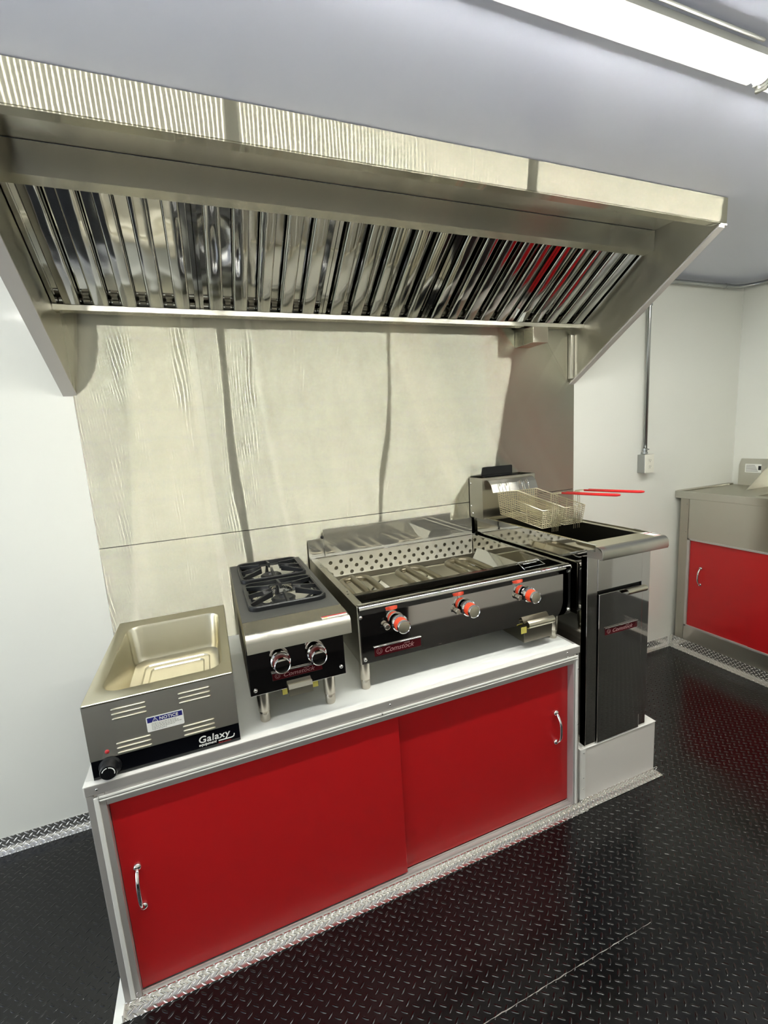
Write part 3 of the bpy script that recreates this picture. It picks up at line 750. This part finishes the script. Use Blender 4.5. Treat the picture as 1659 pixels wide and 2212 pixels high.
# rear guard: low full-width plate and raised centre deflector
b = BM(); box(b, BX0, BX1, -.019, -.017, BZ+.005, 1.086, .0006); obj('rear_guard', b, GUARD, cb)
b = BM(); box(b, .871, 1.553, -.030, -.028, BZ+.005, 1.127, .0006); box(b, .871, 1.553, -.034, -.026, 1.126, 1.130, .0008); box(b, .870, .874, -.031, -.018, 1.04, 1.128); obj('centre_deflector', b, GUARD, cb)
b = BM(); lathe(b, (.862, -.028, 1.095), (0, -1, 0), [(0, 0), (.008, 0), (.008, .006), (0, .008)], 12); obj('wing_screw', b, BLACKP, cb)
for x, z in ((.937, .921), (1.207, .919), (1.474, .919)):
    knob(cb, x, BF-.004, z, .0235, ORANGE, SATIN, 1.05)
    b = BM(); lathe(b, (x-.046, BF-.004, z-.003), (0, -1, 0), [(0.008, 0), (.008, .006), (.0105, .007), (.0105, .018), (.008, .020), (0, .020)], 14); obj('pilot_valve', b, TUBE2, cb, smooth=0.6)
    b = BM()
    for q, an in enumerate((100, 130, 160, 190)):
        px, pz = x-.002+.056*math.cos(math.radians(an)), z+.004+.050*math.sin(math.radians(an))
        if q in (0, 3): box(b, px-.007, px+.007, BF-.0056, BF-.0050, pz-.0016, pz+.0016)
        else: tube(b, [(px-.004, BF-.0055, pz), (px+.003, BF-.0055, pz+.004), (px+.003, BF-.0055, pz-.004)], .0008, 4, closed=True)
    obj('dial_symbols', b, BLACKP, cb)
badge(cb, .845, 1.018, BF-.004, .815, .849, 'Comstock', 'castle')
for x in (.818, 1.63):
    for y in (-.700, -.10): leg(cb, x, y, .797)
screws('bolt', [(.812, BF-.0045, .812), (1.678, BF-.0045, .975), (1.678, BF-.0045, .815), (.805, BF-.0045, .962)], .0065, (0, -1, 0), CHROME, cb)
b = BM(); sheet(b, [(-.735, .800)] + [(-.752-.014*math.sin(math.radians(t)), .800+.014*math.cos(math.radians(t))) for t in (0, 30, 60, 90, 120, 150)] + [(-.752, .786)], 'x', 1.462, 1.585, .0025); obj('drip_tray_handle', b, SATIN, cb, smooth=0.6)
b = BM(); box(b, 1.455, 1.590, -.742, -.14, .724, .784, .002); obj('drip_tray', b, DARKSTEEL, cb)
b = BM(); box(b, 1.440, 1.465, -.7445, -.7425, .765, .790); obj('tape_mark', b, YELLOW, cb)

# ================================================================== FRYER PLINTH + FRYER
pl = thing('fryer_plinth', (1.89, -.4, FLOOR), 'white box plinth that carries the fryer', 'plinth')
b = BM(); box(b, 1.680, 2.104, -.806, -.33, FLOOR+.0015, .2305, .001); obj('plinth_box', b, CURB, pl)
b = BM(); box(b, 1.674, 1.679, -.809, -.36, .0, .2325, .001); box(b, 1.679, 1.703, -.809, -.8065, .0, .2325, .0008); obj('corner_trim', b, ALU_L, pl)
b = BM(); box(b, 1.700, 2.106, -.8085, -.33, .2306, .2315); obj('top_edge', b, ALU_L, pl)
screws('screw', [(1.692, -.809, .10), (1.692, -.809, .05), (1.692, -.809, .215)], .003, (0, -1, 0), CHROME, pl)

fy = thing('deep_fryer', (1.88, -.4, .2315), 'tall narrow floor fryer in polished steel with a dark mirror door', 'deep fryer')
FX0, FX1, FF, FB, FZ = 1.708, 2.046, -.800, -.02, 1.090
z0 = .2325
b = BM()
box(b, FX0, FX0+.003, FF+.001, FB, z0, FZ-.004); box(b, FX1-.003, FX1, FF+.001, FB, z0, FZ-.004); box(b, FX0+.003, FX1-.003, FB-.003, FB, z0, FZ-.004)
obj('side_panels', b, MIRROR, fy)
b = BM(); box(b, FX0, 1.7615, FF-.001, FF+.03, z0, 1.040, .001); box(b, 2.0005, FX1, FF-.001, FF+.03, z0, 1.040, .001); obj('front_stile', b, MIRROR_F, fy)
b = BM(); box(b, 1.762, 2.000, FF-.002, FF+.002, .894, 1.040, .0008); obj('upper_panel', b, MIRROR_F, fy)
b = BM(); box(b, 1.762, 2.000, FF+.010, FF+.03, z0, .8935); obj('inner_cavity', b, DARK, fy)
b = BM(); box(b, 1.7645, 1.9995, FF-.008, FF+.002, z0+.004, .8805, .0015); dr = obj('door', b, MIRROR_F, fy)
b = BM(); sheet(b, [(FF-.008, .8795)] + [(FF-.020-.011*math.sin(math.radians(t)), .871+.011*math.cos(math.radians(t))) for t in (0, 30, 60, 90, 120, 150, 180)], 'x', 1.895, 2.000, .002); obj('door_pull', b, SATIN, dr, smooth=0.7)
badge(dr, 1.797, 1.972, FF-.008, .704, .734, 'Comstock', 'castle')
b = BM(); box(b, 1.952, 1.995, FF-.0026, FF-.0021, .928, .985, .008); 
bpy.data.meshes.new('unused'); b.free()
# deck, well, bullnose
WXa, WXb, WYa, WYb = 1.736, 2.005, -.772, -.165
b = BM()
box(b, FX0, WXa, WYa, FB, FZ-.003, FZ); box(b, WXb, FX1, WYa, FB, FZ-.003, FZ); box(b, WXa, WXb, WYb, FB, FZ-.003, FZ); box(b, FX0, FX1, -.852, WYa, FZ-.003, FZ)
obj('deck', b, SATIN, fy)
b = BM(); sheet(b, [(FX0-.001, FZ-.02), (FX0-.001, FZ+.0035), (FX0+.006, FZ+.0035)], 'y', -.84, FB, .002); sheet(b, [(FX1+.001, FZ-.02), (FX1+.001, FZ+.0035), (FX1-.006, FZ+.0035)], 'y', -.84, FB, .002); obj('deck_rim', b, CHROME, fy)
b = BM()
for (x0, x1, y0, y1) in ((WXa-.001, WXa, WYa, WYb), (WXb, WXb+.001, WYa, WYb), (WXa, WXb, WYb, WYb+.001), (WXa, WXb, WYa-.001, WYa)): box(b, x0, x1, y0, y1, .88, FZ-.001)
obj('fry_well', b, DARKSTEEL, fy)
b = BM(); box(b, WXa, WXb, WYa, WYb, .87, .88); obj('well_floor', b, DARKSTEEL, fy)
b = BM()
bp_ = [(-.850, FZ-.0012)] + [(-.852-.022*math.sin(math.radians(t)), FZ-.023+.022*math.cos(math.radians(t))) for t in (10, 25, 40, 55, 70, 85)] + [(-.875, 1.052), (-.872, 1.044), (-.860, 1.041)]
sheet(b, bp_, 'x', FX0-.002, FX1+.003, .0025); obj('bullnose', b, STEEL_X, fy, smooth=0.5)
b = BM()
for xa, xb_ in ((FX0-.001, FX0+.001), (FX1+.0, FX1+.002)):
    prism(b, [(FF, FZ-.004), (-.850, FZ-.004), (-.868, FZ-.016), (-.873, FZ-.028), (-.873, 1.045), (FF, 1.040)], 'x', xa, xb_)
obj('bullnose_end', b, STEEL_Z, fy)
b = BM(); box(b, 2.008, 2.040, -.848, -.78, FZ, FZ+.0004); lb = obj('warning_label', b, LETTER, fy)
b = BM(); box(b, 2.009, 2.039, -.800, -.795, FZ+.0004, FZ+.0007); box(b, 2.009, 2.039, -.845, -.842, FZ+.0004, FZ+.0007); obj('red_header', b, REDPR, lb)
# flue
FL0, FL1, FZ1 = 1.690, 2.020, 1.303
b = BM()
box(b, FL0, FL0+.002, -.130, -.008, FZ+.0005, FZ1); box(b, FL1-.002, FL1, -.130, -.008, FZ+.0005, FZ1); box(b, FL0+.002, FL1-.002, -.130, -.128, FZ+.0005, FZ1); box(b, FL0+.002, FL1-.002, -.010, -.008, FZ+.0005, FZ1)
obj('flue_box', b, STEEL_Z, fy)
b = BM(); box(b, FL0+.002, FL1-.002, -.128, -.010, FZ1-.03, FZ1-.028); obj('flue_interior', b, DARK, fy)
b = BM()
prism(b, [(1.733, 1.306), (1.930, 1.306), (1.930, 1.348), (1.925, 1.353), (1.744, 1.353), (1.739, 1.348)], 'y', -.058, -.0565)
box(b, 1.733, 1.930, -.100, -.058, FZ1+.001, FZ1+.0025)
obj('flue_deflector', b, BLACKG, fy)
b = BM(); sheet(b, [(-.1315, 1.292), (-.150, 1.290), (-.172, 1.272), (-.174, 1.268), (-.190, 1.232)], 'x', 1.712, 1.990, .002); hg = obj('basket_hanger', b, STEEL_X, fy)
for x in (1.763, 1.804, 1.886, 1.925):
    b = BM(); tube(b, [(x, -.181, 1.262), (x, -.172, 1.278), (x, -.183, 1.283), (x, -.196, 1.262), (x, -.203, 1.232)], .0022, 6); obj('hook', b, CHROME, hg, smooth=3)
screws('bolt', [(FL0, -.02, 1.27), (FL0, -.02, 1.15), (FL0, -.035, 1.112)], .006, (-1, 0, 0), CHROME, fy)
b = BM(); box(b, 1.648, 1.674, -.006, -.0045, .95, 1.27); ob = obj('dark_shadow_gap', b, DARK, fy); bpy.data.objects.remove(ob)

# baskets
def basket(xc, lab):
    w2 = .058
    t = thing('fry_basket', (xc, -.37, 1.092), lab, 'fry basket', 'wire fry baskets on the fryer')
    yb, yf = -.205, -.530
    def P(u, v, h):      # u -1..1 across, v 0 back..1 front, h 0 bottom..1 top
        y = yb+(yf-yb)*v
        top = 1.232-.050*v; bot = 1.127-.025*v
        fl = .90+.10*h
        yy = y + (.012*(1-h))*(1 if v > .5 else -1)*(1 if (v < .02 or v > .98) else 0)
        return Vector((xc+u*w2*fl, yy, bot+(top-bot)*h))
    b = BM()
    R = .0016
    for h in [k/9 for k in range(9)]:
        tube(b, [P(-1, 0, h), P(1, 0, h), P(1, 1, h), P(-1, 1, h)], R, 4, closed=True)
    for u in [-1+2*k/9 for k in range(10)]:
        tube(b, [P(u, 0, 1), P(u, 0, 0), P(u, 1, 0), P(u, 1, 1)], R, 4)
    for v in [k/10 for k in range(1, 10)]:
        if v in (.3, .6, .9) or True:
            tube(b, [P(-1, v, 0), P(1, v, 0)], R, 4)
    for v in (.33, .66):
        tube(b, [P(-1, v, 1), P(-1, v, 0)], R, 4); tube(b, [P(1, v, 1), P(1, v, 0)], R, 4)
    obj('wire_mesh', b, WIRE, t)
    b = BM(); tube(b, [P(-1, 0, 1), P(1, 0, 1), P(1, 1, 1), P(-1, 1, 1)], .0026, 8, closed=True); tube(b, [P(-1, 0, 0), P(1, 0, 0), P(1, 1, 0), P(-1, 1, 0)], .0018, 6, closed=True)
    obj('rim_wire', b, WIRE, t, smooth=3)
    b = BM()
    for dx in (-.016, -.006, .006, .016):
        y2 = -.536
        tube(b, [(xc+dx, y2-.002, 1.085), (xc+dx, y2-.006, 1.18), (xc+dx*1.0, y2, 1.250), (xc+dx*.9, y2-.012, 1.258), (xc+dx*.8, y2-.06, 1.262)], .0017, 6)
    hd = obj('handle', b, WIRE, t, smooth=3)
    b = BM()
    pts = [(xc-.013, -.595, 1.2625), (xc-.012, -.75, 1.271), (xc-.011, -.855, 1.2775), (xc-.006, -.864, 1.278), (xc+.006, -.864, 1.278), (xc+.011, -.855, 1.2775), (xc+.012, -.75, 1.271), (xc+.013, -.595, 1.2625)]
    tube(b, pts, .0042, 10)
    g = obj('grip', b, REDGRIP, hd, smooth=3); tag(g, 'red vinyl grip')
basket(1.788, 'left wire fry basket with red handle, resting on the fryer nearer the charbroiler')
basket(1.910, 'right wire fry basket with red handle, on the side of the white wall')

# ================================================================== SINK CABINET
SX = 3.30
sk = thing('sink_cabinet', (3.58, -.7, FLOOR), 'stainless sink cabinet with red sliding doors against the right wall', 'sink cabinet')
YE = -1.75
b = BM(); box(b, SX+.012, XR-.002, YE, -.034, .16, 1.018); obj('carcass', b, STEEL_Z, sk)
b = BM(); box(b, SX, SX+.05, -.088, -.033, FLOOR+.001, 1.022, .001); obj('corner_post', b, STEEL_Z, sk)
b = BM(); box(b, SX+.004, SX+.012, YE, -.088, .752, 1.020); obj('apron', b, STEEL_Y, sk)
b = BM(); box(b, SX+.002, SX+.03, YE, -.088, FLOOR+.001, .146, .001); obj('plinth_panel', b, STEEL_Y, sk)
b = BM(); box(b, SX-.001, SX+.014, YE, -.088, .746, .757, .001); box(b, SX-.001, SX+.03, YE, -.088, .146, .157, .001); box(b, SX-.001, SX+.014, -.105, -.088, .146, .757, .001); obj('door_frame', b, ALU, sk)
b = BM(); box(b, SX+.009, SX+.0115, -.50, -.106, .1575, .7455); sd = obj('door', b, RED, sk); tag(sd, 'red sliding door nearer the corner')
pull(SX+.009, -.180, .460, .570, sd, 'x', .024)
b = BM(); box(b, SX+.004, SX+.0085, YE, -.482, .1575, .7455); sd2 = obj('door', b, RED, sk)
# sink top with basin
b = BM(); T0, T1 = SX-.012, XR-.036
ty0, ty1 = YE, -.035
bx0, bx1, by0, by1 = SX+.10, XR-.12, -1.6, -.42
box(b, T0, bx0, ty0, ty1, 1.050, 1.062); box(b, bx1, T1, ty0, ty1, 1.050, 1.062); box(b, bx0, bx1, by1, ty1, 1.050, 1.062); box(b, bx0, bx1, ty0, by0, 1.050, 1.062)
obj('sink_deck', b, STEEL_Y, sk)
b = BM()
for a in ((bx0, bx0+.002, by0, by1), (bx1-.002, bx1, by0, by1), (bx0, bx1, by0, by0+.002), (bx0, bx1, by1-.002, by1)): box(b, a[0], a[1], a[2], a[3], .80, 1.050)
box(b, bx0, bx1, by0, by1, .798, .80); obj('basin', b, STEEL_Y, sk)
b = BM(); box(b, T0-.002, T0+.014, ty0, -.002, 1.022, 1.070, .003); obj('front_rim', b, STEEL_Y, sk)
b = BM(); box(b, T0+.014, T1, -.034, -.002, 1.022, 1.072, .003); obj('end_rim', b, STEEL_X, sk)
b = BM(); prism(b, [(XR-.036, 1.050), (XR-.036, 1.197), (XR-.012, 1.241), (XR-.002, 1.241), (XR-.002, 1.050)], 'y', YE, -.060); bs = obj('splashback', b, STEEL_Y, sk)
b = BM(); box(b, XR-.0368, XR-.0361, -.198, -.100, 1.150, 1.208); lb = obj('white_label', b, WHITE, bs); 
b = BM()
for k in range(6): box(b, XR-.0372, XR-.0368, -.180+.004*k, -.106, 1.157+.008*k, 1.160+.008*k)
obj('small_print', b, GREYPR, lb)
b = BM(); box(b, XR-.0372, XR-.0368, -.197, -.180, 1.168, 1.196); obj('black_patch', b, BLACKP, lb)
b = BM(); prism(b, [(3.60, 1.0625), (XR-.038, 1.0625), (XR-.038, 1.19), (3.79, 1.19)], 'y', -.250, -.246); obj('splash_guard', b, STEEL_X, sk)
screws('screw', [(SX, -.075, .985), (SX, -.075, .80), (SX, -.06, .30)], .0035, (-1, 0, 0), CHROME, sk)

# ================================================================== CONDUITS / OUTLET
ot = thing('outlet_box', (2.968, 0, 1.276), 'surface-mounted electrical outlet box with a white faceplate on the white wall', 'outlet')
b = BM(); box(b, 2.930, 3.004, -.052, -.001, 1.219, 1.333, .002); obj('metal_box', b, GALV, ot)
b = BM(); box(b, 2.929, 3.005, -.058, -.0525, 1.218, 1.334, .0025); fpz = obj('faceplate', b, PLATE, ot)
for z in (1.295, 1.257):
    b = BM(); prism(b, rrect(2.952, 2.982, z-.014, z+.014, .012, 5), 'y', -.0605, -.0582); rc = obj('receptacle', b, PLATE, fpz)
    b = BM(); box(b, 2.960, 2.962, -.0609, -.0606, z-.002, z+.008); box(b, 2.972, 2.974, -.0609, -.0606, z-.002, z+.007); lathe(b, (2.967, -.0606, z-.007), (0, -1, 0), [(.0025, 0), (.0025, .0003), (0, .0003)], 10); obj('slots', b, DARK, rc)
cd = thing('wall_conduit', (2.968, -.022, 1.334), 'vertical metal conduit on the white wall rising from the outlet', 'conduit')
b = BM(); tube(b, [(2.968, -.022, 1.34), (2.968, -.022, 2.235), (2.968, -.022, 2.335)], .0115, 14); obj('pipe', b, GALV, cd, smooth=3)
for z in (1.336, 2.215):
    b = BM(); lathe(b, (2.968, -.022, z), (0, 0, 1), [(.0115, 0), (.0165, .001), (.0165, .012), (.0130, .014), (.0130, .020), (.0160, .022), (.0160, .034), (.0115, .036)], 18); cp = obj('coupling', b, GALV, cd, smooth=0.5)
    b = BM(); lathe(b, (2.978, -.034, z+.028), (.6, -.7, 0), [(.003, 0), (.003, .006), (0, .0065)], 8); obj('set_screw', b, CHROME, cp)
cc = thing('ceiling_conduit', (3.3, -.03, 2.36), 'horizontal metal conduit along the top of the wall, bending round the corner', 'conduit')
b = BM(); pts = [(2.44, -.032, 2.362), (3.70, -.032, 2.362)]+[(3.70+.13*math.sin(math.radians(t)), -.162+.13*math.cos(math.radians(t)), 2.362) for t in (15, 30, 45, 60, 75, 90)]+[(3.830, -2.0, 2.362)]
tube(b, pts, .0125, 14); obj('pipe', b, GALV, cc, smooth=3)
for x in (3.12, 3.62):
    b = BM(); lathe(b, (x, -.032, 2.362), (1, 0, 0), [(.0125, 0), (.0155, .001), (.0155, .03), (.0125, .031)], 16); obj('coupling', b, GALV, cc, smooth=0.5)
b = BM(); box(b, 3.10-.01, 3.10+.01, -.046, -.001, 2.372, 2.386, .001); obj('strap', b, GALV, cc)
b = BM(); tube(b, [(2.968, -.022, 2.335), (2.968, -.026, 2.350)], .0115, 12); obj('elbow', b, GALV, cd, smooth=3)
# screw head in the floor
b = BM(); lathe(b, (1.63, -1.55, FLOOR), (0, 0, 1), [(.009, .0003), (.008, .002), (.003, .003), (0, .0028)], 16)
tag(obj('floor_screw', b, CHROME, smooth=0.6), 'single bright screw head in the black diamond floor', 'screw')
